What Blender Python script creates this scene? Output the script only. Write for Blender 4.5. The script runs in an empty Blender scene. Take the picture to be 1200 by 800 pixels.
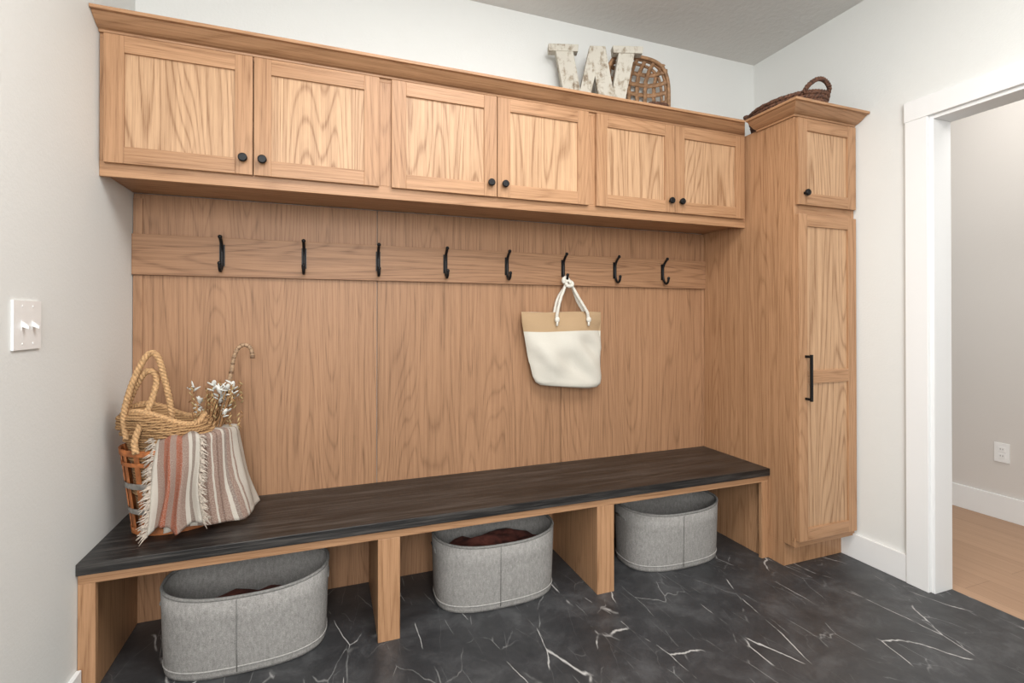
import bpy, math, random
from mathutils import Vector, noise
random.seed(7)
scene=bpy.context.scene
scene.view_settings.view_transform='Standard'
scene.view_settings.look='None'

# ------------------------------------------------------------------ dimensions (metres)
XL,XS,XW=-0.732,2.107,2.52          # left wall, tall cabinet side, right wall
YW,YP=2.41,2.393                    # back wall, panelling face
YU,YT=2.076,1.775                   # face frames of upper / tall cabinets
YB,YF=1.917,1.931                   # bench top edge / bench frame
ZB,ZC,H=0.456,2.245,2.815
XH=3.84                             # hallway far wall
WT=0.115                            # partition thickness

# ------------------------------------------------------------------ node helpers
def newmat(name):
    m=bpy.data.materials.new(name); m.use_nodes=True
    nt=m.node_tree; nt.nodes.clear()
    out=nt.nodes.new('ShaderNodeOutputMaterial'); b=nt.nodes.new('ShaderNodeBsdfPrincipled')
    nt.links.new(b.outputs[0],out.inputs[0])
    return m,nt,b
def math_(nt,op,a,b=None,clamp=False):
    n=nt.nodes.new('ShaderNodeMath'); n.operation=op; n.use_clamp=clamp
    for i,x in enumerate((a,b)):
        if x is None: continue
        if isinstance(x,(int,float)): n.inputs[i].default_value=x
        else: nt.links.new(x,n.inputs[i])
    return n.outputs[0]
def noise_(nt,vec,scale,detail=2,rough=.5,dist=0):
    n=nt.nodes.new('ShaderNodeTexNoise'); n.inputs['Scale'].default_value=scale
    n.inputs['Detail'].default_value=detail; n.inputs['Roughness'].default_value=rough; n.inputs['Distortion'].default_value=dist
    nt.links.new(vec,n.inputs['Vector']); return n.outputs['Fac']
def mapping(nt,vec,scale=(1,1,1),rot=(0,0,0),loc=(0,0,0)):
    n=nt.nodes.new('ShaderNodeMapping'); n.inputs['Scale'].default_value=scale; n.inputs['Rotation'].default_value=rot; n.inputs['Location'].default_value=loc
    nt.links.new(vec,n.inputs['Vector']); return n.outputs[0]
def ramp(nt,fac,stops,interp='LINEAR'):
    n=nt.nodes.new('ShaderNodeValToRGB'); n.color_ramp.interpolation=interp
    e=n.color_ramp.elements
    while len(e)<len(stops): e.new(.5)
    for i,(p,c) in enumerate(stops):
        e[i].position=p; e[i].color=(c,c,c,1) if isinstance(c,(int,float)) else (*c,1)
    nt.links.new(fac,n.inputs[0]); return n.outputs[0]
def mix(nt,fac,a,b,mode='MIX'):
    n=nt.nodes.new('ShaderNodeMix'); n.data_type='RGBA'; n.blend_type=mode
    for s,x in ((0,fac),(6,a),(7,b)):
        if isinstance(x,(int,float)): n.inputs[s].default_value=x
        elif isinstance(x,tuple): n.inputs[s].default_value=(*x,1)
        else: nt.links.new(x,n.inputs[s])
    return n.outputs[2]
def bump(nt,b,h,strength,dist=.01):
    n=nt.nodes.new('ShaderNodeBump'); n.inputs['Strength'].default_value=strength; n.inputs['Distance'].default_value=dist
    nt.links.new(h,n.inputs['Height']); nt.links.new(n.outputs[0],b.inputs['Normal'])
def objco(nt,seed=False):
    c=nt.nodes.new('ShaderNodeTexCoord').outputs['Object']
    if seed:
        a=nt.nodes.new('ShaderNodeAttribute'); a.attribute_name='seed'
        s=nt.nodes.new('ShaderNodeVectorMath'); s.operation='SCALE'; s.inputs[0].default_value=(3.1,5.7,2.3)
        nt.links.new(a.outputs['Fac'],s.inputs['Scale'])
        d=nt.nodes.new('ShaderNodeVectorMath'); d.operation='ADD'
        nt.links.new(c,d.inputs[0]); nt.links.new(s.outputs[0],d.inputs[1]); c=d.outputs[0]
    return c
def L(nt,o,i): nt.links.new(o,i)

# ------------------------------------------------------------------ materials
def oak(name,axis,light,dark,contrast=.5,rings=15,rough=.42,across=4.2,along=.36):
    m,nt,b=newmat(name); c=objco(nt,True)
    def sc(a,l):
        v=[a,a,a]; v[axis]=l; return tuple(v)
    big=noise_(nt,mapping(nt,c,sc(across,along)),1,2.0,.40,.2)
    rg=math_(nt,'PINGPONG',math_(nt,'MULTIPLY',big,rings*2.0),.5)
    rg=math_(nt,'MULTIPLY',rg,2)
    lines=ramp(nt,rg,[(0,1),(.13,.7),(.36,.15),(1,0)])
    fib=noise_(nt,mapping(nt,c,sc(380,7)),1,3,.65)
    fib2=noise_(nt,mapping(nt,c,sc(85,1.6)),1,3,.6)
    tone=noise_(nt,mapping(nt,c,sc(2.0,.6)),1,2,.5)
    f=math_(nt,'MULTIPLY',lines,ramp(nt,fib,[(.3,.3),(.6,1)]))
    f=math_(nt,'MULTIPLY',f,contrast)
    f=math_(nt,'ADD',f,math_(nt,'MULTIPLY',ramp(nt,fib2,[(.38,0),(.72,1)]),.44))
    f=math_(nt,'ADD',f,math_(nt,'MULTIPLY',ramp(nt,fib,[(.50,0),(.70,1)]),.42))
    f=math_(nt,'ADD',f,math_(nt,'MULTIPLY',math_(nt,'SUBTRACT',tone,.5),.5),True)
    col=mix(nt,f,light,dark)
    L(nt,col,b.inputs['Base Color']); b.inputs['Roughness'].default_value=rough
    b.inputs['Specular IOR Level'].default_value=.35
    bump(nt,b,fib,.1,.002)
    return m
LT=(.475,.268,.144); DK=(.225,.110,.050)
oak_v=oak('oak_vertical_grain',2,LT,DK,.42)
oak_h=oak('oak_horizontal_grain',0,LT,DK,.42)
oak_d=oak('oak_depth_grain',1,LT,DK,.42)
oak_panel=oak('oak_door_panel',2,(.575,.365,.214),(.27,.140,.068),.78,15,.42,3.8,.38)
oak_back=oak('oak_wall_panel',2,(.400,.221,.120),(.205,.105,.053),.50,17,.5)
oak_backh=oak('oak_wall_rail',0,(.390,.214,.115),(.200,.100,.050),.65,16,.5)

def paint(name,col,bs=.12,scale=90,rough=.75):
    m,nt,b=newmat(name); c=objco(nt)
    n=noise_(nt,c,scale,3,.55)
    L(nt,mix(nt,ramp(nt,noise_(nt,c,.8,2),[(.3,0),(.7,1)]),tuple(x*.97 for x in col),col),b.inputs['Base Color'])
    b.inputs['Roughness'].default_value=rough; b.inputs['Specular IOR Level'].default_value=.25
    bump(nt,b,n,bs,.004); return m
wallm=paint('wall_paint_soft_white',(.765,.775,.755),.2)
ceilm=paint('ceiling_knockdown_paint',(.70,.69,.665),.7,38,.9)
hallm=paint('hall_paint_greige',(.68,.645,.61))
trimm=paint('trim_white_semigloss',(.85,.855,.85),.02,20,.4)

def floor_mat():
    m,nt,b=newmat('black_marbled_tile'); c=objco(nt)
    r=mapping(nt,c,(1.0,.30,1),(0,0,math.radians(-36)))
    def warp(v,amt,sc_):
        w=nt.nodes.new('ShaderNodeTexNoise'); w.inputs['Scale'].default_value=sc_; w.inputs['Detail'].default_value=5
        L(nt,v,w.inputs['Vector'])
        a=nt.nodes.new('ShaderNodeVectorMath'); a.operation='MULTIPLY_ADD'
        L(nt,w.outputs['Color'],a.inputs[0]); a.inputs[1].default_value=(amt,amt,0); L(nt,v,a.inputs[2]); return a.outputs[0]
    def vein(scale,width,amt,wsc,mlo,mhi,msc,base=r):
        v=nt.nodes.new('ShaderNodeTexVoronoi'); v.feature='DISTANCE_TO_EDGE'; v.inputs['Scale'].default_value=scale
        L(nt,warp(base,amt,wsc),v.inputs['Vector'])
        ln=ramp(nt,v.outputs['Distance'],[(0,1),(width*.4,.7),(width,0)])
        mk=ramp(nt,noise_(nt,c,msc,3,.55),[(mlo,0),(mhi,1)])
        return math_(nt,'MULTIPLY',ln,mk)
    r2=mapping(nt,c,(1.0,.32,1),(0,0,math.radians(24)),(3.3,1.7,0))
    v1=vein(3.9,.0065,.07,7,.50,.57,4.6)
    v2=vein(6.0,.0085,.06,9,.50,.60,5.2,r2)
    v3=vein(9,.010,.06,9,.48,.60,6)
    tone=ramp(nt,noise_(nt,warp(c,.3,3),6.0,10,.70),[(.3,(.022,.023,.025)),(.50,(.040,.041,.044)),(.72,(.090,.092,.096))])
    col=mix(nt,math_(nt,'MULTIPLY',v3,.25),tone,(.30,.30,.30))
    col=mix(nt,math_(nt,'MULTIPLY',v2,.42),col,(.48,.48,.47))
    col=mix(nt,math_(nt,'MULTIPLY',v1,.85),col,(.64,.63,.61))
    L(nt,col,b.inputs['Base Color'])
    L(nt,ramp(nt,noise_(nt,c,9,4),[(.3,.34),(.7,.50)]),b.inputs['Roughness'])
    bump(nt,b,noise_(nt,c,45,4),.08,.003)
    return m
floorm=floor_mat()
def plank_mat():
    m,nt,b=newmat('oak_plank_floor'); c=objco(nt)
    br=nt.nodes.new('ShaderNodeTexBrick'); br.inputs['Scale'].default_value=1; br.inputs['Mortar Size'].default_value=.0012
    br.inputs['Brick Width'].default_value=1.4; br.inputs['Row Height'].default_value=.18; br.inputs['Color1'].default_value=(.35,.35,.35,1); br.inputs['Color2'].default_value=(.65,.65,.65,1); br.inputs['Mortar'].default_value=(.1,.1,.1,1)
    L(nt,mapping(nt,c,rot=(0,0,math.radians(90))),br.inputs['Vector'])
    g=noise_(nt,mapping(nt,c,(60,1.5,1)),1,4,.6,.3)
    f=math_(nt,'ADD',math_(nt,'MULTIPLY',g,.6),math_(nt,'MULTIPLY',br.outputs['Color'],.5),True)
    col=mix(nt,f,(.25,.14,.08),(.52,.335,.215))
    col=mix(nt,math_(nt,'MULTIPLY',br.outputs['Fac'],.5),col,(.14,.08,.045))
    L(nt,col,b.inputs['Base Color']); b.inputs['Roughness'].default_value=.5; return m
plankm=plank_mat()
def benchtop_mat():
    m,nt,b=newmat('black_oak_benchtop'); c=objco(nt,True)
    f=noise_(nt,mapping(nt,c,(4.5,130,130)),1,4,.6,.2)
    f2=noise_(nt,mapping(nt,c,(1.6,24,24)),1,3,.6,.5)
    k=math_(nt,'ADD',math_(nt,'MULTIPLY',f,.65),math_(nt,'MULTIPLY',f2,.45))
    L(nt,ramp(nt,k,[(.44,(.006,.0055,.0055)),(.55,(.018,.0165,.016)),(.67,(.060,.055,.051))]),b.inputs['Base Color'])
    b.inputs['Roughness'].default_value=.38; bump(nt,b,f,.3,.002); return m
benchm=benchtop_mat()
def simple(name,col,rough=.5,metal=0,var=.15,scale=30,bs=0,bscale=200):
    m,nt,b=newmat(name); c=objco(nt)
    n=noise_(nt,c,scale,3)
    L(nt,mix(nt,ramp(nt,n,[(.3,0),(.7,1)]),tuple(x*(1-var) for x in col),tuple(min(1,x*(1+var)) for x in col)),b.inputs['Base Color'])
    b.inputs['Roughness'].default_value=rough; b.inputs['Metallic'].default_value=metal
    if bs: bump(nt,b,noise_(nt,c,bscale,3),bs,.003)
    return m
black=simple('matte_black_metal',(.010,.010,.011),.4,.5)
plastic=simple('white_plastic',(.86,.86,.85),.3,0,.02)
slotm=simple('dark_slot',(.02,.02,.02),.6)
def felt_mat():
    m,nt,b=newmat('heathered_grey_felt'); c=objco(nt)
    n=noise_(nt,c,330,4,.7); n2=noise_(nt,mapping(nt,c,(1,1,.45)),110,3,.7)
    k=math_(nt,'ADD',math_(nt,'MULTIPLY',n,.6),math_(nt,'MULTIPLY',n2,.4))
    L(nt,ramp(nt,k,[(.35,(.185,.178,.170)),(.5,(.285,.275,.262)),(.65,(.39,.378,.36))]),b.inputs['Base Color'])
    b.inputs['Roughness'].default_value=.95; bump(nt,b,n,.3,.003); return m
felt=felt_mat()
feltseam=simple('felt_edge_binding',(.21,.205,.195),.95,0,.25,150)
felthem=simple('felt_hem_seam',(.38,.37,.355),.95,0,.2,150)  # lighter felt for the seam line around the basket bottom
redcloth=simple('dark_red_knit',(.12,.034,.024),.95,0,.6,25,.6,120)
def weave_mat(name,a,bc,scale=140,bs=.8):
    m,nt,b=newmat(name); c=objco(nt)
    w=nt.nodes.new('ShaderNodeTexWave'); w.inputs['Scale'].default_value=scale/6; w.inputs['Distortion'].default_value=3; w.bands_direction='Z'; w.inputs['Detail'].default_value=2
    L(nt,c,w.inputs['Vector'])
    n=noise_(nt,c,scale,3,.6)
    k=math_(nt,'ADD',math_(nt,'MULTIPLY',w.outputs['Fac'],.5),math_(nt,'MULTIPLY',n,.5))
    L(nt,ramp(nt,k,[(.25,bc),(.6,a)]),b.inputs['Base Color']); b.inputs['Roughness'].default_value=.9
    bump(nt,b,k,bs,.006); return m
canvas=weave_mat('cream_canvas',(.64,.61,.54),(.56,.53,.46),400,.2)
burlap=weave_mat('tan_burlap',(.50,.345,.20),(.37,.245,.135),500,.4)
seagrass=weave_mat('woven_seagrass',(.50,.30,.14),(.23,.12,.05),200,1)
jute=simple('jute_rope',(.50,.305,.15),.9,0,.3,120,.5)
cotton=simple('cotton_rope',(.68,.65,.58),.9,0,.1,120,.3)
fringem=simple('wool_fringe',(.52,.45,.38),.95,0,.25,120,.3)
splint=simple('orange_wood_splint',(.36,.12,.035),.6,0,.4,40)
hoop=simple('weathered_metal_hoop',(.26,.245,.225),.6,.4,.4,40)
wicker=simple('dark_brown_wicker',(.115,.050,.028),.7,0,.65,80)
rattan=simple('rattan_cane',(.33,.185,.095),.6,0,.4,50)
cane=simple('wrapped_cane',(.36,.235,.14),.6,0,.4,90)
caned=simple('wrapped_cane_dark',(.20,.115,.065),.6,0,.45,90)
stemm=simple('dried_stem',(.30,.16,.07),.9,0,.3,60)
petal=simple('white_petal',(.72,.73,.69),.8,0,.06,60)
leafm=simple('dried_leaf',(.40,.29,.14),.9,0,.3,60)
def weathered():
    m,nt,b=newmat('weathered_white_paint'); c=objco(nt)
    n=noise_(nt,mapping(nt,c,(1,1,1)),20,6,.7); g=noise_(nt,mapping(nt,c,(60,60,8)),1,3)
    k=math_(nt,'ADD',math_(nt,'MULTIPLY',n,.7),math_(nt,'MULTIPLY',g,.3))
    L(nt,ramp(nt,k,[(.36,(.16,.11,.07)),(.44,(.38,.33,.26)),(.51,(.56,.53,.46))]),b.inputs['Base Color'])
    b.inputs['Roughness'].default_value=.85; bump(nt,b,k,.4,.004); return m
weath=weathered()
def blanket_mat(name,st):
    m,nt,b=newmat(name)
    uv=nt.nodes.new('ShaderNodeTexCoord').outputs['UV']; s=nt.nodes.new('ShaderNodeSeparateXYZ'); L(nt,uv,s.inputs[0])
    wob=noise_(nt,mapping(nt,uv,(5,5,5)),1,2)
    x=math_(nt,'ADD',s.outputs[0],math_(nt,'MULTIPLY',math_(nt,'SUBTRACT',wob,.5),.03))
    col=ramp(nt,x,st,'CONSTANT')
    n=noise_(nt,mapping(nt,uv,(90,110,1)),1,2)
    col=mix(nt,math_(nt,'MULTIPLY',ramp(nt,n,[(.45,0),(.62,1)]),.35),col,(.60,.55,.48))
    L(nt,col,b.inputs['Base Color']); b.inputs['Roughness'].default_value=.95; bump(nt,b,n,.7,.006); return m
cr=(.55,.505,.44); br=(.17,.095,.07); pk=(.28,.18,.14); ru=(.33,.08,.03); gy=(.24,.18,.15)
throwm=blanket_mat('striped_woven_throw',[(0,cr),(.06,pk),(.12,ru),(.17,pk),(.22,cr),(.28,gy),(.31,pk),(.37,br),(.39,pk),(.43,cr),(.45,pk),(.49,br),(.51,pk),(.57,cr),(.60,gy),(.63,pk),(.68,cr),(.71,pk),(.73,cr),(.84,gy),(.86,cr)])
ruffm=blanket_mat('rust_woven_throw_edge',[(0,cr),(.10,pk),(.24,ru),(.40,pk),(.52,ru),(.66,pk),(.78,cr),(.85,gy),(.92,cr)])

# ------------------------------------------------------------------ mesh builder
class B:
    def __init__(s): s.v=[];s.f=[];s.m=[];s.s=[];s.sm=[];s.mats=[]
    def mi(s,mat):
        if mat not in s.mats: s.mats.append(mat)
        return s.mats.index(mat)
    def face(s,idx,mat,seed=0,smooth=False):
        s.f.append(tuple(idx)); s.m.append(s.mi(mat)); s.s.append(seed); s.sm.append(smooth)
    def hexa(s,p,mat,seed=None):
        if seed is None: seed=random.random()*10
        n=len(s.v); s.v+= [tuple(q) for q in p]
        for q in ((0,3,2,1),(4,5,6,7),(0,1,5,4),(1,2,6,5),(2,3,7,6),(3,0,4,7)):
            s.face([n+i for i in q],mat,seed)
    def box(s,x0,x1,y0,y1,z0,z1,mat,seed=None):
        s.hexa([(x0,y0,z0),(x1,y0,z0),(x1,y1,z0),(x0,y1,z0),(x0,y0,z1),(x1,y0,z1),(x1,y1,z1),(x0,y1,z1)],mat,seed)
    def tube(s,pts,r,mat,sides=8,closed=False,seed=0,caps=True,flat=None):
        pts=[Vector(p) for p in pts]; k=len(pts); n0=len(s.v)
        rr=r if isinstance(r,(list,tuple)) else [r]*k
        up=None
        for i,p in enumerate(pts):
            a=pts[(i-1)%k] if (closed or i>0) else p; c=pts[(i+1)%k] if (closed or i<k-1) else p
            t=(c-a); t=t.normalized() if t.length>1e-9 else Vector((0,0,1))
            if up is None:
                up=Vector((0,0,1)) if abs(t.z)<.9 else Vector((1,0,0))
            up=(up-t*up.dot(t)).normalized(); side=t.cross(up)
            for j in range(sides):
                an=2*math.pi*j/sides; fa,fb=(1,1) if flat is None else flat
                s.v.append(tuple(p+(side*math.cos(an)*fa+up*math.sin(an)*fb)*rr[i]))
        for i in range(k if closed else k-1):
            for j in range(sides):
                a=n0+i*sides+j; b=n0+i*sides+(j+1)%sides; i2=(i+1)%k
                s.face([a,b,n0+i2*sides+(j+1)%sides,n0+i2*sides+j],mat,seed,True)
        if caps and not closed:
            s.face([n0+j for j in range(sides)][::-1],mat,seed); s.face([n0+(k-1)*sides+j for j in range(sides)],mat,seed)
    def rope(s,pts,R,mat,strands=3,pitch=.035,closed=False,n=None,sides=6):
        P=smooth_path(pts,n or 60,closed); k=len(P)
        lens=[0]
        for i in range(1,k): lens.append(lens[-1]+(P[i]-P[i-1]).length)
        frames=[];up=None
        for i,p in enumerate(P):
            a=P[(i-1)%k] if (closed or i>0) else p; c=P[(i+1)%k] if (closed or i<k-1) else p
            t=(c-a).normalized()
            if up is None: up=Vector((0,0,1)) if abs(t.z)<.9 else Vector((1,0,0))
            up=(up-t*up.dot(t)).normalized(); frames.append((up.copy(),t.cross(up)))
        for q in range(strands):
            pp=[]
            for i,p in enumerate(P):
                an=2*math.pi*(lens[i]/pitch+q/strands)
                pp.append(p+(frames[i][0]*math.sin(an)+frames[i][1]*math.cos(an))*R*.52)
            s.tube(pp,R*.56,mat,sides,closed)
    def ball(s,c,r,mat,nu=10,nv=7,rot=None):
        n0=len(s.v); r=r if isinstance(r,(tuple,list)) else (r,r,r)
        for i in range(nv+1):
            ph=math.pi*i/nv
            for j in range(nu):
                th=2*math.pi*j/nu
                d=Vector((r[0]*math.sin(ph)*math.cos(th),r[1]*math.sin(ph)*math.sin(th),r[2]*math.cos(ph)))
                if rot: d.rotate(rot)
                s.v.append(tuple(Vector(c)+d))
        for i in range(nv):
            for j in range(nu):
                s.face([n0+i*nu+j,n0+(i+1)*nu+j,n0+(i+1)*nu+(j+1)%nu,n0+i*nu+(j+1)%nu],mat,0,True)
    def loft(s,rings,mat,closed=True,cap0=False,cap1=False,mats=None):
        n0=len(s.v); k=len(rings[0])
        for r in rings: s.v+=[tuple(p) for p in r]
        for i in range(len(rings)-1):
            for j in range(k if closed else k-1):
                s.face([n0+i*k+j,n0+i*k+(j+1)%k,n0+(i+1)*k+(j+1)%k,n0+(i+1)*k+j],mats[i] if mats else mat,0,True)
        if cap0: s.face([n0+j for j in range(k)][::-1],mat)
        if cap1: s.face([n0+(len(rings)-1)*k+j for j in range(k)],mats[-1] if mats else mat)
    def build(s,name,bevel=0,parent=None,solid=0,uvs=None):
        me=bpy.data.meshes.new(name); me.from_pydata(s.v,[],s.f)
        for m in s.mats: me.materials.append(m)
        me.polygons.foreach_set('material_index',s.m); me.polygons.foreach_set('use_smooth',s.sm)
        a=me.attributes.new('seed','FLOAT','FACE'); a.data.foreach_set('value',s.s)
        me.update()
        import bmesh
        bm=bmesh.new(); bm.from_mesh(me); bmesh.ops.recalc_face_normals(bm,faces=bm.faces); bm.to_mesh(me); bm.free()
        if uvs:
            ul=me.uv_layers.new(name='UVMap')
            for q in me.loops: ul.data[q.index].uv=uvs[q.vertex_index]
        o=bpy.data.objects.new(name,me); bpy.context.collection.objects.link(o)
        if solid:
            md=o.modifiers.new('solid','SOLIDIFY'); md.thickness=solid; md.offset=0
        if bevel:
            md=o.modifiers.new('bevel','BEVEL'); md.width=bevel; md.segments=2; md.limit_method='ANGLE'; md.angle_limit=math.radians(50)
        if parent: o.parent=parent
        return o
def smooth_path(pts,n,closed=False):
    pts=[Vector(p) for p in pts]; k=len(pts); out=[]
    segs=k if closed else k-1
    for i in range(n if closed else n+1):
        t=i/n*segs; a=min(int(t),segs-1); f=t-a
        g=lambda q: pts[q%k] if closed else pts[max(0,min(k-1,q))]
        p0,p1,p2,p3=g(a-1),g(a),g(a+1),g(a+2)
        out.append(.5*((2*p1)+(p2-p0)*f+(2*p0-5*p1+4*p2-p3)*f*f+(-p0+3*p1-3*p2+p3)*f**3))
    return out

# ------------------------------------------------------------------ room shell
Y0=-2.6
def shell(name,boxes,mat,bevel=0):
    b=B()
    for q in boxes: b.box(*q,mat,0)
    return b.build(name,bevel)
DY0,DY1,DZ=.50,1.431,2.121
shell('floor',[(XL-.1,XW+WT,Y0-.1,YW+.1,-.05,0)],floorm)
shell('floor_hall',[(XW+WT,XH+.1,Y0-.1,4.0,-.05,0)],plankm)
shell('wall_left',[(XL-.1,XL,Y0-.1,YW+.1,0,H)],wallm)
shell('wall_back',[(XL,XW+WT,YW,YW+.1,0,H)],wallm)
shell('wall_front',[(XL,XH,Y0-.1,Y0,0,H)],wallm)
shell('wall_right',[(XW,XW+WT,DY1,YW,0,H),(XW,XW+WT,Y0,DY0,0,H),(XW,XW+WT,DY0,DY1,DZ,H)],wallm)
shell('wall_hall_far',[(XH,XH+.1,Y0-.1,4.0,0,H)],hallm)
shell('wall_hall_end',[(XW+WT,XH,3.9,4.0,0,H)],hallm)
shell('ceiling',[(XL-.1,XH+.1,Y0-.1,4.0,H,H+.08)],ceilm)
BH=.125
shell('baseboard_right',[(XW-.015,XW,DY1+.092,YT+.07,0,BH),(XW-.015,XW,Y0,DY0-.092,0,BH)],trimm,.002)
shell('baseboard_left',[(XL,XL+.014,Y0,YF-.005,0,BH)],trimm,.002)
shell('baseboard_hall',[(XH-.015,XH,Y0,3.9,0,.145)],trimm,.002)
shell('trim_1',[(XW-.02,XW,DY1,DY1+.092,0,DZ),(XW-.02,XW,DY0-.092,DY0,0,DZ),(XW-.022,XW,DY0-.095,DY1+.095,DZ,DZ+.092),
   (XW-.004,XW+WT+.004,DY1-.016,DY1,0,DZ),(XW-.004,XW+WT+.004,DY0,DY0+.016,0,DZ),(XW-.004,XW+WT+.004,DY0+.016,DY1-.016,DZ-.016,DZ),
   (XW+WT,XW+WT+.02,DY1,DY1+.092,0,DZ),(XW+WT,XW+WT+.02,DY0-.092,DY0,0,DZ),(XW+WT,XW+WT+.02,DY0-.092,DY1+.092,DZ,DZ+.092)],trimm,.002)

# ------------------------------------------------------------------ wall panelling with hook rail
b=B()
seams=[XL,.2145,1.161,XS]
for i in range(3): b.box(seams[i]+.0014,seams[i+1]-.0014,YP,YW-.001,0.0,1.72,oak_back)
b.box(XL+.002,XL+.034,YP-.006,YP-.0002,.46,1.392,oak_back)
b.box(XL+.002,XL+.034,YP-.006,YP-.0002,1.557,1.70,oak_back)
b.box(XS-.02,XS-.001,YP-.006,YP-.0002,.46,1.392,oak_back)
b.box(XS-.02,XS-.001,YP-.006,YP-.0002,1.557,1.70,oak_back)
b.box(XL+.001,XS-.001,YP-.018,YP-.0005,1.393,1.556,oak_backh,3.3)
b.build('oak_wall_paneling',.0012)

# ------------------------------------------------------------------ shaker door
def door(b,x0,x1,z0,z1,yf,sw=.058,midrail=None):
    t=.019
    b.box(x0,x0+sw,yf,yf+t,z0,z1,oak_v); b.box(x1-sw,x1,yf,yf+t,z0,z1,oak_v)
    b.box(x0+sw,x1-sw,yf,yf+t,z1-sw,z1,oak_h); b.box(x0+sw,x1-sw,yf,yf+t,z0,z0+sw,oak_h)
    segs=[(z0+sw-.003,z1-sw+.003)] if not midrail else [(z0+sw-.003,midrail[0]+.003),(midrail[1]-.003,z1-sw+.003)]
    sd=random.random()*10
    for a,c in segs: b.box(x0+sw-.003,x1-sw+.003,yf+.009,yf+t-.002,a,c,oak_panel,sd)
    if midrail: b.box(x0+sw,x1-sw,yf,yf+t,midrail[0],midrail[1],oak_h)
def knob(b,x,y,z):
    b.tube([(x,y,z),(x,y-.012,z)],[.007,.006],black,12)
    b.tube([(x,y-.012,z),(x,y-.015,z),(x,y-.024,z),(x,y-.027,z)],[.011,.0155,.0155,.013],black,20)
CP=[(0,2.192),(.010,2.192),(.012,2.200),(.022,2.202),(.034,2.207),(.046,2.214),(.058,2.223),(.066,2.229),(.070,2.233),(.084,2.233),(.084,ZC),(0,ZC)]
def crown(b,path):
    rings=[[(x+ox*o,y+oy*o,z) for o,z in CP] for x,y,ox,oy in path]
    n0=len(b.v); k=len(CP)
    for r in rings: b.v+=r
    for i in range(len(rings)-1):
        sd=random.random()*9
        vertical=abs(path[i][0]-path[i+1][0])<.1
        for j in range(k): b.face([n0+i*k+j,n0+i*k+(j+1)%k,n0+(i+1)*k+(j+1)%k,n0+(i+1)*k+j],oak_d if vertical else oak_h,sd)
    b.face([n0+j for j in range(k)][::-1],oak_h); b.face([n0+(len(rings)-1)*k+j for j in range(k)],oak_h)

b=B()
b.box(XL+.001,XS-.001,YU+.018,YP-.001,1.722,2.20,oak_h)
b.box(XL+.001,XS-.001,YU,YU+.018,1.705,1.757,oak_h)
b.box(XL+.001,XS-.001,YU,YU+.018,2.178,2.20,oak_h)
for a,c in ((XL+.001,-.69),(.17,.262),(1.122,1.208),(2.06,XS-.001)): b.box(a,c,YU,YU+.018,1.757,2.178,oak_v)
DR=[(-.714,-.2625),(-.2585,.192),(.241,.690),(.694,1.144),(1.186,1.632),(1.636,2.084)]
for i,(a,c) in enumerate(DR):
    door(b,a,c,1.749,2.187,YU-.0195)
    knob(b,(c-.03) if i%2==0 else (a+.03),YU-.0195,1.805)
crown(b,[(XL+.001,YU,0,-1),(XS-.001,YU,-1,-1)])
b.build('upper_storage_cabinet',.0012)

b=B()
b.box(XS,XW-.002,YT+.018,YW-.001,.115,2.20,oak_v,2.7)
b.box(XS,XW-.002,1.837,YW-.001,0,.1149,oak_v,2.7)
b.box(XS,XW-.002,YT,YT+.0178,.115,.16,oak_h); b.box(XS,XW-.002,YT,YT+.0178,2.17,2.20,oak_h); b.box(XS+.03,XW-.03,YT,YT+.0178,1.70,1.78,oak_h)
b.box(XS,XS+.03,YT,YT+.0178,.16,2.17,oak_v); b.box(XW-.03,XW-.002,YT,YT+.0178,.16,2.17,oak_v)
door(b,XS+.006,XW-.012,1.767,2.185,YT-.0195)
door(b,XS+.006,XW-.012,.147,1.722,YT-.0195,midrail=(.903,.966))
knob(b,XS+.045,YT-.0195,1.822)
hx=XS+.05; yh=YT-.0195
b.box(hx-.006,hx+.006,yh-.036,yh-.026,.822,1.045,black); b.box(hx-.0058,hx+.0058,yh-.0262,yh,.826,.838,black); b.box(hx-.0058,hx+.0058,yh-.0262,yh,1.029,1.041,black)
crown(b,[(XS,YU-.0845,-1,0),(XS,YT,-1,-1),(XW-.002,YT,0,-1)])
b.build('tall_storage_cabinet',.0012)

# ------------------------------------------------------------------ bench
b=B()
b.box(XL+.001,XS-.001,YB,YP-.001,ZB-.036,ZB,benchm,1)
zt=ZB-.037
b.box(XL+.001,XS-.001,YF,YF+.02,zt-.032,zt,oak_h)
posts=[(XL+.001,-.685),(.177,.259),(1.114,1.2),(2.065,XS-.001)]
for a,c in posts: b.box(a,c,YF,YF+.02,0,zt-.032,oak_v)
b.box(XL+.001,XL+.02,YF+.02,YP-.001,0,zt,oak_v)
b.box(XS-.02,XS-.001,YF+.02,YP-.001,0,zt,oak_v)
for a,c in posts[1:3]: b.box(a+.001,c-.001,YF+.02,YP-.001,0,zt,oak_v)
b.build('storage_bench',.0015)

# ------------------------------------------------------------------ coat hooks
hookx=[-.4155+.316*i for i in range(8)]
for x in hookx:
    b=B(); y=YP-.018; z=1.482
    b.box(x-.010,x+.010,y-.005,y-.0002,z-.045,z+.045,black)
    b.tube(smooth_path([(x,y-.004,z+.0),(x,y-.010,z+.03),(x,y-.024,z+.052),(x,y-.046,z+.07)],14),.0065,black,10)
    b.ball((x,y-.047,z+.071),.0088,black)
    b.tube(smooth_path([(x,y-.006,z+.02),(x,y-.008,z-.025),(x,y-.018,z-.055),(x,y-.036,z-.068),(x,y-.052,z-.058),(x,y-.057,z-.040)],20),.0065,black,10)
    b.ball((x,y-.057,z-.038),.0085,black)
    b.build('coat_hook')

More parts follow.
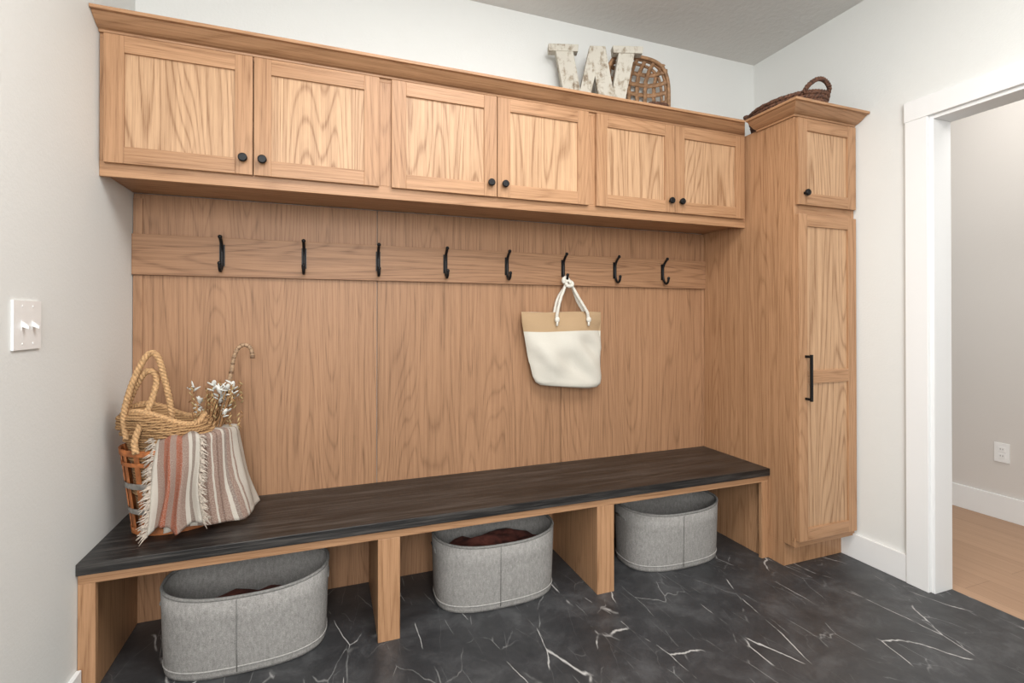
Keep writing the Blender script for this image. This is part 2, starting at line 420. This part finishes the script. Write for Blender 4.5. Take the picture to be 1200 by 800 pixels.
# ------------------------------------------------------------------ tote bag on hook
b=B()
ty=YP-.055
def tring(z,xc,w,d,p=2.6,n=72,wob=0):
    r=[]
    for j in range(n):
        a=2*math.pi*j/n; c,s_=math.cos(a),math.sin(a)
        x=xc+w*abs(c)**(2/p)*(1 if c>0 else -1)
        y=ty+d*abs(s_)**(2/1.7)*(1 if s_>0 else -1)
        if s_<0: y+=wob*(noise.noise(Vector((x*9+z*6,z*10,1.3)))*1.8+math.sin((x-1.15)*16-z*7)*.4)
        r.append((x,min(y,YP-.004),z))
    return r
keys=[(1.252,1.143,.229,.012,.002),(1.20,1.145,.228,.022,.008),(1.152,1.148,.222,.03,.012),(1.06,1.156,.213,.038,.018),(.97,1.165,.203,.043,.018),(.91,1.172,.195,.045,.013),(.882,1.178,.186,.043,.007),(.866,1.182,.165,.036,.002),(.860,1.185,.12,.022,0)]
lev=[]
for i in range(len(keys)-1):
    for q in range(3):
        f=q/3; lev.append(tuple(keys[i][k]*(1-f)+keys[i+1][k]*f for k in range(5)))
lev.append(keys[-1]); rings=[]
for z,xc,w,d,wb in lev:
    r=tring(z,xc,w,d,2.8,72,wb)
    rings.append([(x,y,z-.012*((x-xc)/w) if z<1.0 else z+.003*math.sin((x-xc)*14)) for x,y,_ in r])
b.loft(rings,canvas,mats=[burlap]*6+[canvas]*(len(rings)-7),cap0=True,cap1=True)
hk=(hookx[5],YP-.018-.040,1.425)
for dy,off in ((-.028,0),(.008,.01)):
    b.rope([(1.098,ty+dy,1.215),(1.10,ty+dy-.004,1.25),(1.12,ty+dy,1.32),(1.152+off,ty+dy*.6,1.39),(hk[0]-.006,hk[1],hk[2]+.004),(hk[0]+.006,hk[1],hk[2]+.004),(1.192+off,ty+dy*.6,1.385),(1.235,ty+dy,1.31),(1.272,ty+dy-.004,1.25),(1.28,ty+dy,1.215)],.0085,cotton,3,.03,n=90)
for x in (1.098,1.28):
    b.ball((x,ty-.034,1.212),(.014,.011,.016),cotton)
    b.tube([(x,ty-.035,1.205),(x-.003,ty-.038,1.18)],.006,cotton,8)
b.rope([(1.15,ty-.025,1.40),(1.16,ty-.035,1.385),(1.185,ty-.03,1.39),(1.19,ty-.015,1.405),(1.17,ty-.01,1.415),(1.15,ty-.02,1.405)],.009,cotton,3,.03,n=40)
b.ball((1.142,ty-.02,1.415),(.012,.012,.018),cotton)
b.build('canvas_tote_bag')

# ------------------------------------------------------------------ felt storage baskets
def stad(cx,cy,a,r,z,n=72,rise=0):
    out=[]
    for j in range(n):
        t=2*math.pi*j/n
        c,s_=math.cos(t),math.sin(t)
        x=a*abs(c)**(2/2.7)*(1 if c>0 else -1); y=r*abs(s_)**(2/2.7)*(1 if s_>0 else -1)
        out.append((cx+x,cy+y,z+rise*(abs(x)/a)**2.5))
    return out
def felt_basket(cx,cy,fill):
    b=B(); a,r=.275,.165
    prof=[(.0,.955,0),(.012,.965,0),(.10,.978,.004),(.20,.992,.012),(.268,1.0,.020)]
    rings=[stad(cx,cy,a*k,r*k-.002,max(z,.002),rise=rs) for z,k,rs in prof]
    ins=[stad(cx,cy,a*k-.008,r*k-.010,z,rise=rs) for z,k,rs in prof[::-1][:-1]]+[stad(cx,cy,a*.94,r*.92,.012)]
    b.loft(rings+ins,felt,cap0=True,cap1=True)
    b.tube(stad(cx,cy,a-.004,r-.006,.268,rise=.020),.006,feltseam,8,True)
    b.tube(stad(cx,cy,a*.967+.001,r*.967-.001,.030,rise=0),.0024,felthem,6,True)
    b.tube([(cx-.02,cy-r*.962-.0005,.014),(cx-.02,cy-r*.978-.0008,.10),(cx-.02,cy-r*.992-.0008,.20),(cx-.02,cy-r-.0012,.262)],.0018,feltseam,6)
    for s_ in (-1,1):
        b.tube([(cx+s_*(a-.002)*.997,cy-.045,.232),(cx+s_*(a-.001),cy,.238),(cx+s_*(a-.002)*.997,cy+.045,.232)],.005,feltseam,8,flat=(.5,1.3))
    n=34; n0=len(b.v)
    for i in range(9):
        k=i/8
        for j in range(n):
            t=2*math.pi*j/n; x=(a-.024)*k*math.cos(t); y=(r-.024)*k*math.sin(t)
            z=fill+.03*noise.noise(Vector((cx*9+x*14,y*18,fill)))-.03*k**3
            b.v.append((cx+x,cy+y,z))
    for i in range(8):
        for j in range(n): b.face([n0+i*n+j,n0+i*n+(j+1)%n,n0+(i+1)*n+(j+1)%n,n0+(i+1)*n+j],redcloth,0,True)
    b.build('felt_storage_basket')
felt_basket(-.270,2.085,.17); felt_basket(.700,2.135,.220); felt_basket(1.640,2.14,.14)

# ------------------------------------------------------------------ splint basket with seagrass bag
bx,by=-.530,2.175
def ell(z,ra,rb,n=60,cx=bx,cy=by):
    return [(cx+ra*math.cos(2*math.pi*j/n),cy+rb*math.sin(2*math.pi*j/n),z) for j in range(n)]
def rad(z): k=(z-ZB)/.30; return (.128+.037*k,.100+.032*k)
b=B(); zb=ZB+.002
for j in range(16):
    t=2*math.pi*(j+.5)/16
    pts=[]
    for k in range(7):
        z=zb+.004+.30*k/6; ra,rb=rad(z); pts.append(Vector((bx+ra*math.cos(t),by+rb*math.sin(t),z)))
    w=.010; n0=len(b.v); tan=Vector((-math.sin(t),math.cos(t),0)); nr=Vector((math.cos(t),math.sin(t),0))*.0018
    for p in pts:
        for q in (p-tan*w-nr,p+tan*w-nr,p+tan*w+nr,p-tan*w+nr): b.v.append(tuple(q))
    for k in range(6):
        for q in range(4): b.face([n0+k*4+q,n0+k*4+(q+1)%4,n0+k*4+4+(q+1)%4,n0+k*4+4+q],splint)
def band(z,h,mat,off=.003):
    out=[]
    for zz,o in ((z,off),(z+h,off),(z+h,off-.003),(z,off-.003),(z,off)):
        ra,rb=rad(zz); out.append(ell(zz,ra+o,rb+o))
    b.loft(out,mat)
band(zb,.022,splint,.005); band(zb+.075,.018,hoop,.005); band(zb+.165,.020,hoop,.005); band(zb+.245,.014,splint,.005); band(zb+.282,.022,splint,.006)
b.loft([ell(zb,.001,.001),ell(zb,.128,.10),ell(zb+.008,.128,.10),ell(zb+.008,.001,.001)],splint)
b.build('wood_splint_basket')

b=B(); rg=[]
prof=[(ZB+.014,.085,.065,0,0),(ZB+.05,.112,.085,0,0),(.60,.125,.098,0,0),(.72,.135,.105,0,0),(.79,.142,.112,.0,-.01),(.82,.150,.118,-.01,-.02),(.85,.140,.11,-.018,-.03),(.872,.118,.09,-.02,-.035),(.872,.108,.08,-.02,-.035),(.84,.10,.07,-.015,-.03),(.80,.05,.03,0,-.02)]
n=60
for z,ra,rb,ox,oy in prof:
    ring=[]
    for j in range(n):
        t=2*math.pi*j/n; w=1+.05*math.sin(5*t+z*20)*(1 if z>.78 else .3)
        zz=z+(.012*math.sin(3*t+1)-.028*math.cos(t) if z>.8 else 0)
        x=bx+ox+ra*w*math.cos(t); ring.append((max(x,XL+.012),by+oy+rb*w*math.sin(t),zz))
    rg.append(ring)
b.loft(rg,seagrass,cap0=True,cap1=True)
mid=[[tuple((Vector(p)+Vector(q))/2) for p,q in zip(rg[i],rg[i+1])] for i in (4,5,6)]
for r_ in rg[2:8]+mid: b.rope(r_[::3],.0085,seagrass,3,.03,closed=True,n=150,sides=5)
b.rope(rg[7][::3],.011,jute,3,.035,closed=True,n=150,sides=5)
b.rope([(-.655,2.09,.80),(-.66,2.08,.88),(-.640,2.07,.97),(-.612,2.07,1.05),(-.585,2.07,1.095),(-.560,2.07,1.085),(-.54,2.07,1.01),(-.525,2.08,.92),(-.522,2.09,.85)],.0105,jute,3,.04,n=110)
b.rope([(-.665,2.14,.84),(-.655,2.11,.92),(-.62,2.09,1.0),(-.590,2.08,1.035),(-.565,2.08,1.01),(-.575,2.06,.93),(-.60,2.045,.86),(-.615,2.035,.80),(-.61,2.03,.76)],.0105,jute,3,.04,n=110)
b.build('seagrass_tote_bag')

# throw blanket hanging loosely over the basket's front-right side
def sheet(mat,ph0,ph1,rtop,rb0,rb1,amp,freq,zlift,hemz,NU=96,NV=40,off=0,sd=0):
    b=B(); uvs=[]; c0=Vector((-.495,2.185,0))
    for i in range(NU+1):
        u=i/NU; phi=math.radians(ph0+(ph1-ph0)*u)
        rt=rtop+.035*u; rb_=rb0+(rb1-rb0)*u**1.2
        hz=hemz(u)
        for j in range(NV+1):
            v=j/NV
            if v<.16:
                k=v/.16; r=rt*.45+rt*.50*k; z=.805+zlift-.004*k
            elif v<.24:
                k=(v-.16)/.08; r=rt*.95+rt*.07*math.sin(k*math.pi/2); z=.801+zlift-.022*(1-math.cos(k*math.pi/2))
            else:
                k=(v-.24)/.76; r=rt*1.02+(rb_-rt*1.02)*(k**1.25); z=(.779+zlift)*(1-k)+hz*k
            g=min(1,max(0,v-.14)*1.7)
            nz=noise.noise(Vector((u*5+sd,v*1.6,freq)))
            ph=phi+.05*g*math.sin(v*5+u*4+sd)
            r+=off*min(1,g*2)+(amp*math.sin(u*freq+v*1.8+2*nz)+amp*1.1*nz)*g
            sag=.010*noise.noise(Vector((u*4+9,sd,2)))*(1-g)
            b.v.append((c0.x+r*math.cos(ph),c0.y+r*math.sin(ph),max(z+sag,ZB+.009)))
            uvs.append((u,v))
    for i in range(NU):
        for j in range(NV):
            a=i*(NV+1)+j; b.face([a,a+1,a+NV+2,a+NV+1],mat,0,True)
    return b,uvs
b,uvs=sheet(throwm,-98,14,.130,.162,.242,.0075,17,0,lambda u:ZB+.014+.028*abs(math.sin(u*4.3+.4))*(1-u*.6))
bl=b.build('striped_throw_blanket',solid=.007,uvs=uvs)
b,uvs2=sheet(ruffm,-114,-66,.140,.170,.186,.011,19,.008,lambda u:ZB+.028+.03*abs(math.sin(u*5)),NU=60,off=.016,sd=4)
b.build('front_fold',parent=bl,solid=.006,uvs=uvs2)
NV=40; f=B()
for i,sg,ln in ((0,-1,.032),(60,1,.026)):
    for j in range(8,NV+1):
        for q in range(4):
            a=Vector(b.v[i*(NV+1)+j]); c=Vector(b.v[i*(NV+1)+j-1]); p=a.lerp(c,q/4)
            d=Vector((sg*ln*random.uniform(.3,1.1),-.006+random.uniform(-.008,.003),-ln*random.uniform(-.1,1.0))); e=p+d; e.z=max(e.z,ZB+.004)
            m_=p+d*.5+Vector((0,-.002,.004)); m_.z=max(m_.z,ZB+.004)
            f.tube([p,m_,e],[.0026,.0022,.0012],fringem,5)
f.build('fringe',parent=bl)

# umbrella crook + dried flowers
b=B()
up=[(-.388,2.24,.856),(-.362,2.25,1.0),(-.352,2.25,1.06),(-.338,2.25,1.098),(-.314,2.25,1.113),(-.292,2.25,1.098),(-.286,2.25,1.066)]
b.tube(smooth_path([(-.440,2.215,.58)]+up,40),.0078,cane,12)
b.tube([(-.286,2.25,1.070),(-.286,2.25,1.058)],.009,caned,12)
P=smooth_path(up,60)
for k in range(0,58,5): b.tube([P[k],P[k+1]],.0082,caned,12)
b.build('umbrella_with_crook_handle')
b=B()
for k in range(44):
    x1=-.495+.185*random.random(); z1=.835+.14*random.random(); y1=2.16+.09*random.random()
    p=smooth_path([(-.45+random.uniform(-.02,.02),2.2,.62),((x1-.45)/2+random.uniform(-.01,.01),y1,.78),(x1,y1,z1)],10)
    b.tube(p,.0018,stemm,5)
    if k%3==0:
        for q in range(5):
            rot=Vector((random.uniform(-1,1),random.uniform(-1,.2),random.uniform(.1,1))).to_track_quat('Z','Y')
            d=Vector((0,0,.013)); d.rotate(rot)
            b.ball(Vector((x1,y1,z1-.01*random.random()*3))+d,(.009,.003,.016),petal,7,5,rot)
    else:
        for q in range(8):
            z=z1-q*.009; rot=Vector((random.uniform(-1,1),random.uniform(-1,1),1)).to_track_quat('Z','Y')
            b.ball((x1+random.uniform(-.007,.007),y1,z),(.003,.003,.010),leafm if q%2 else stemm,6,4,rot)
b.build('dried_flower_bouquet')

# ------------------------------------------------------------------ decor on top of the uppers
zt=2.201
b=B()
ang=math.radians(-17); ox,oy=1.06,2.305; T=.04; HW=.415
def lp(x,y,z): return (ox+x*math.cos(ang)-y*math.sin(ang),oy+x*math.sin(ang)+y*math.cos(ang),zt+z)
def stroke(xb0,xb1,xt0,xt1,z0=0,z1=HW,y0=0,y1=T):
    b.hexa([lp(xb0,y0,z0),lp(xb1,y0,z0),lp(xb1,y1,z0),lp(xb0,y1,z0),lp(xt0,y0,z1),lp(xt1,y0,z1),lp(xt1,y1,z1),lp(xt0,y1,z1)],weath)
stroke(.100,.190,.022,.112); stroke(.112,.170,.205,.268,y0=.001,y1=T-.001); stroke(.275,.36,.205,.285,y0=.0005,y1=T-.0005); stroke(.29,.36,.360,.445,y0=.001,y1=T-.001)
stroke(-.008,.142,-.010,.145,HW-.034,HW+.002,-.004,T+.004); stroke(.325,.478,.322,.482,HW-.034,HW+.002,-.004,T+.004)
b.build('decorative_letter_w',.002)

# open tobacco-style basket: rounded square, shallow, standing on its side against the wall
b=B(); R=.195; cx,cy,cz=1.575,2.335,zt+.222
def sq(t,r,p=3.4):
    c,s_=math.cos(t),math.sin(t)
    return (r*abs(c)**(2/p)*(1 if c>0 else -1), 1.08*r*abs(s_)**(2/p)*(1 if s_>0 else -1))
def circ(r,y,n=64):
    o=[]
    for j in range(n):
        x,z=sq(2*math.pi*j/n,r); o.append((cx+x,y,cz+z))
    return o
b.tube(circ(R,cy-.055),.010,rattan,8,True); b.tube(circ(R*.985,cy-.036),.009,rattan,8,True); b.tube(circ(R*.93,cy-.008),.008,rattan,8,True)
for k in range(-3,4):
    for ax in (0,1):
        o=k*.050; ext=R*(1.0 if ax else 1.08)*(1-.10*(abs(k)/3)**3); pts=[]
        for i in range(17):
            s_=-ext+2*ext*i/16; rr=max(abs(s_)/ext,0)
            y=cy+.040-.090*rr**5-.02*(abs(k)/3)**2
            pts.append((cx+(s_ if ax else o),y+(.003 if (i+k)%2 else -.003),cz+(o*1.05 if ax else s_)))
        b.tube(pts,.009,rattan,6,flat=(.5,1.5) if ax else (1.5,.5))
b.build('rattan_tobacco_basket')
b=B(); c0=(1.605,2.17,zt)
for i in range(9):
    z=.008+i*.014; rr=.075*math.sin(.6+i*.2)
    b.rope([(c0[0]+rr*math.cos(2*math.pi*j/16),c0[1]+rr*.7*math.sin(2*math.pi*j/16),zt+z+.002) for j in range(16)],.009,wicker,3,.028,closed=True,n=64,sides=5)
b.loft([ell(zt+.002,.04,.03,30,c0[0],c0[1]),ell(zt+.06,.066,.045,30,c0[0],c0[1]),ell(zt+.118,.06,.04,30,c0[0],c0[1])],wicker,cap0=True,cap1=True)
b.build('small_wicker_basket')

b=B(); tx,tyy=2.262,1.95
for i in range(7):
    z=zt+.014+i*.018; k=.86+.024*i
    b.rope([(tx+.135*k*math.cos(2*math.pi*j/20),tyy+.205*k*math.sin(2*math.pi*j/20),z) for j in range(20)],.0125,wicker,3,.045,closed=True,n=110,sides=5)
b.loft([ell(zt+.002,.115,.17,40,tx,tyy),ell(zt+.012,.115,.17,40,tx,tyy)],wicker,cap0=True,cap1=True)
for s_,hh in ((-1,.045),(1,.02)):
    b.rope([(tx-.085,tyy+s_*.17,zt+.118),(tx-.082,tyy+s_*.195,zt+.125+hh*.5),(tx-.045,tyy+s_*.21,zt+.13+hh),(tx+.0,tyy+s_*.212,zt+.133+hh),(tx+.045,tyy+s_*.205,zt+.125+hh*.6),(tx+.06,tyy+s_*.18,zt+.118)],.0115,wicker,3,.04,n=50,sides=5)
b.build('wicker_tray_basket')

# ------------------------------------------------------------------ switch + outlet
b=B(); y0,y1,z0,z1=1.577,1.703,1.139,1.265
b.box(XL+.0005,XL+.006,y0,y1,z0,z1,plastic)
for k in (.31,.69):
    y=y0+(y1-y0)*k; z=(z0+z1)/2
    b.box(XL+.006,XL+.0068,y-.006,y+.006,z-.013,z+.013,plastic)
    b.hexa([(XL+.006,y-.0045,z-.004),(XL+.006,y+.0045,z-.004),(XL+.006,y+.0045,z+.010),(XL+.006,y-.0045,z+.010),(XL+.020,y-.004,z-.010),(XL+.020,y+.004,z-.010),(XL+.020,y+.004,z-.003),(XL+.020,y-.004,z-.003)],plastic)
    for dz in (-.048,.048): b.tube([(XL+.006,y,z+dz),(XL+.0072,y,z+dz)],.003,plastic,10)
b.build('light_switch_plate',.0015)
b=B(); y,z=1.80,.403
b.box(XH-.006,XH-.0005,y-.037,y+.037,z-.058,z+.058,plastic)
for dz in (-.02,.02):
    b.box(XH-.0085,XH-.006,y-.017,y+.017,z+dz-.014,z+dz+.014,plastic)
    for dy in (-.006,.006): b.box(XH-.0089,XH-.0084,y+dy-.0012,y+dy+.0012,z+dz-.003,z+dz+.006,slotm)
b.build('electrical_outlet',.001)

# ------------------------------------------------------------------ lights
def area(name,loc,target,sx,sy,e,col=(1,1,1)):
    l=bpy.data.lights.new(name,'AREA'); l.shape='RECTANGLE'; l.size=sx; l.size_y=sy; l.energy=e; l.color=col
    o=bpy.data.objects.new(name,l); bpy.context.collection.objects.link(o); o.location=loc
    o.rotation_euler=(Vector(target)-Vector(loc)).to_track_quat('-Z','Y').to_euler(); return o
area('ceiling_light',(.75,.55,H-.03),(.85,.65,0),1.5,1.0,52,(1,.985,.965))
area('photographer_softbox',(-.05,-1.6,1.9),(1.35,2.2,1.25),1.3,1.5,90,(1,.995,.985))
area('hall_light',(3.2,1.2,H-.03),(3.2,1.2,0),.8,1.6,22,(1,.975,.94))
w=bpy.data.worlds.new('World'); scene.world=w; w.use_nodes=True
w.node_tree.nodes['Background'].inputs[0].default_value=(.8,.85,.9,1); w.node_tree.nodes['Background'].inputs[1].default_value=.3

# ------------------------------------------------------------------ camera
cam=bpy.data.cameras.new('camera'); co=bpy.data.objects.new('camera',cam); bpy.context.collection.objects.link(co)
co.location=(0,0,1.22); co.rotation_euler=(math.radians(90)+.0046,0,-.3560)
cam.sensor_width=36; cam.lens=582.98/1200*36; cam.shift_x=-.001; cam.shift_y=-.0251; cam.clip_start=.05
scene.camera=co
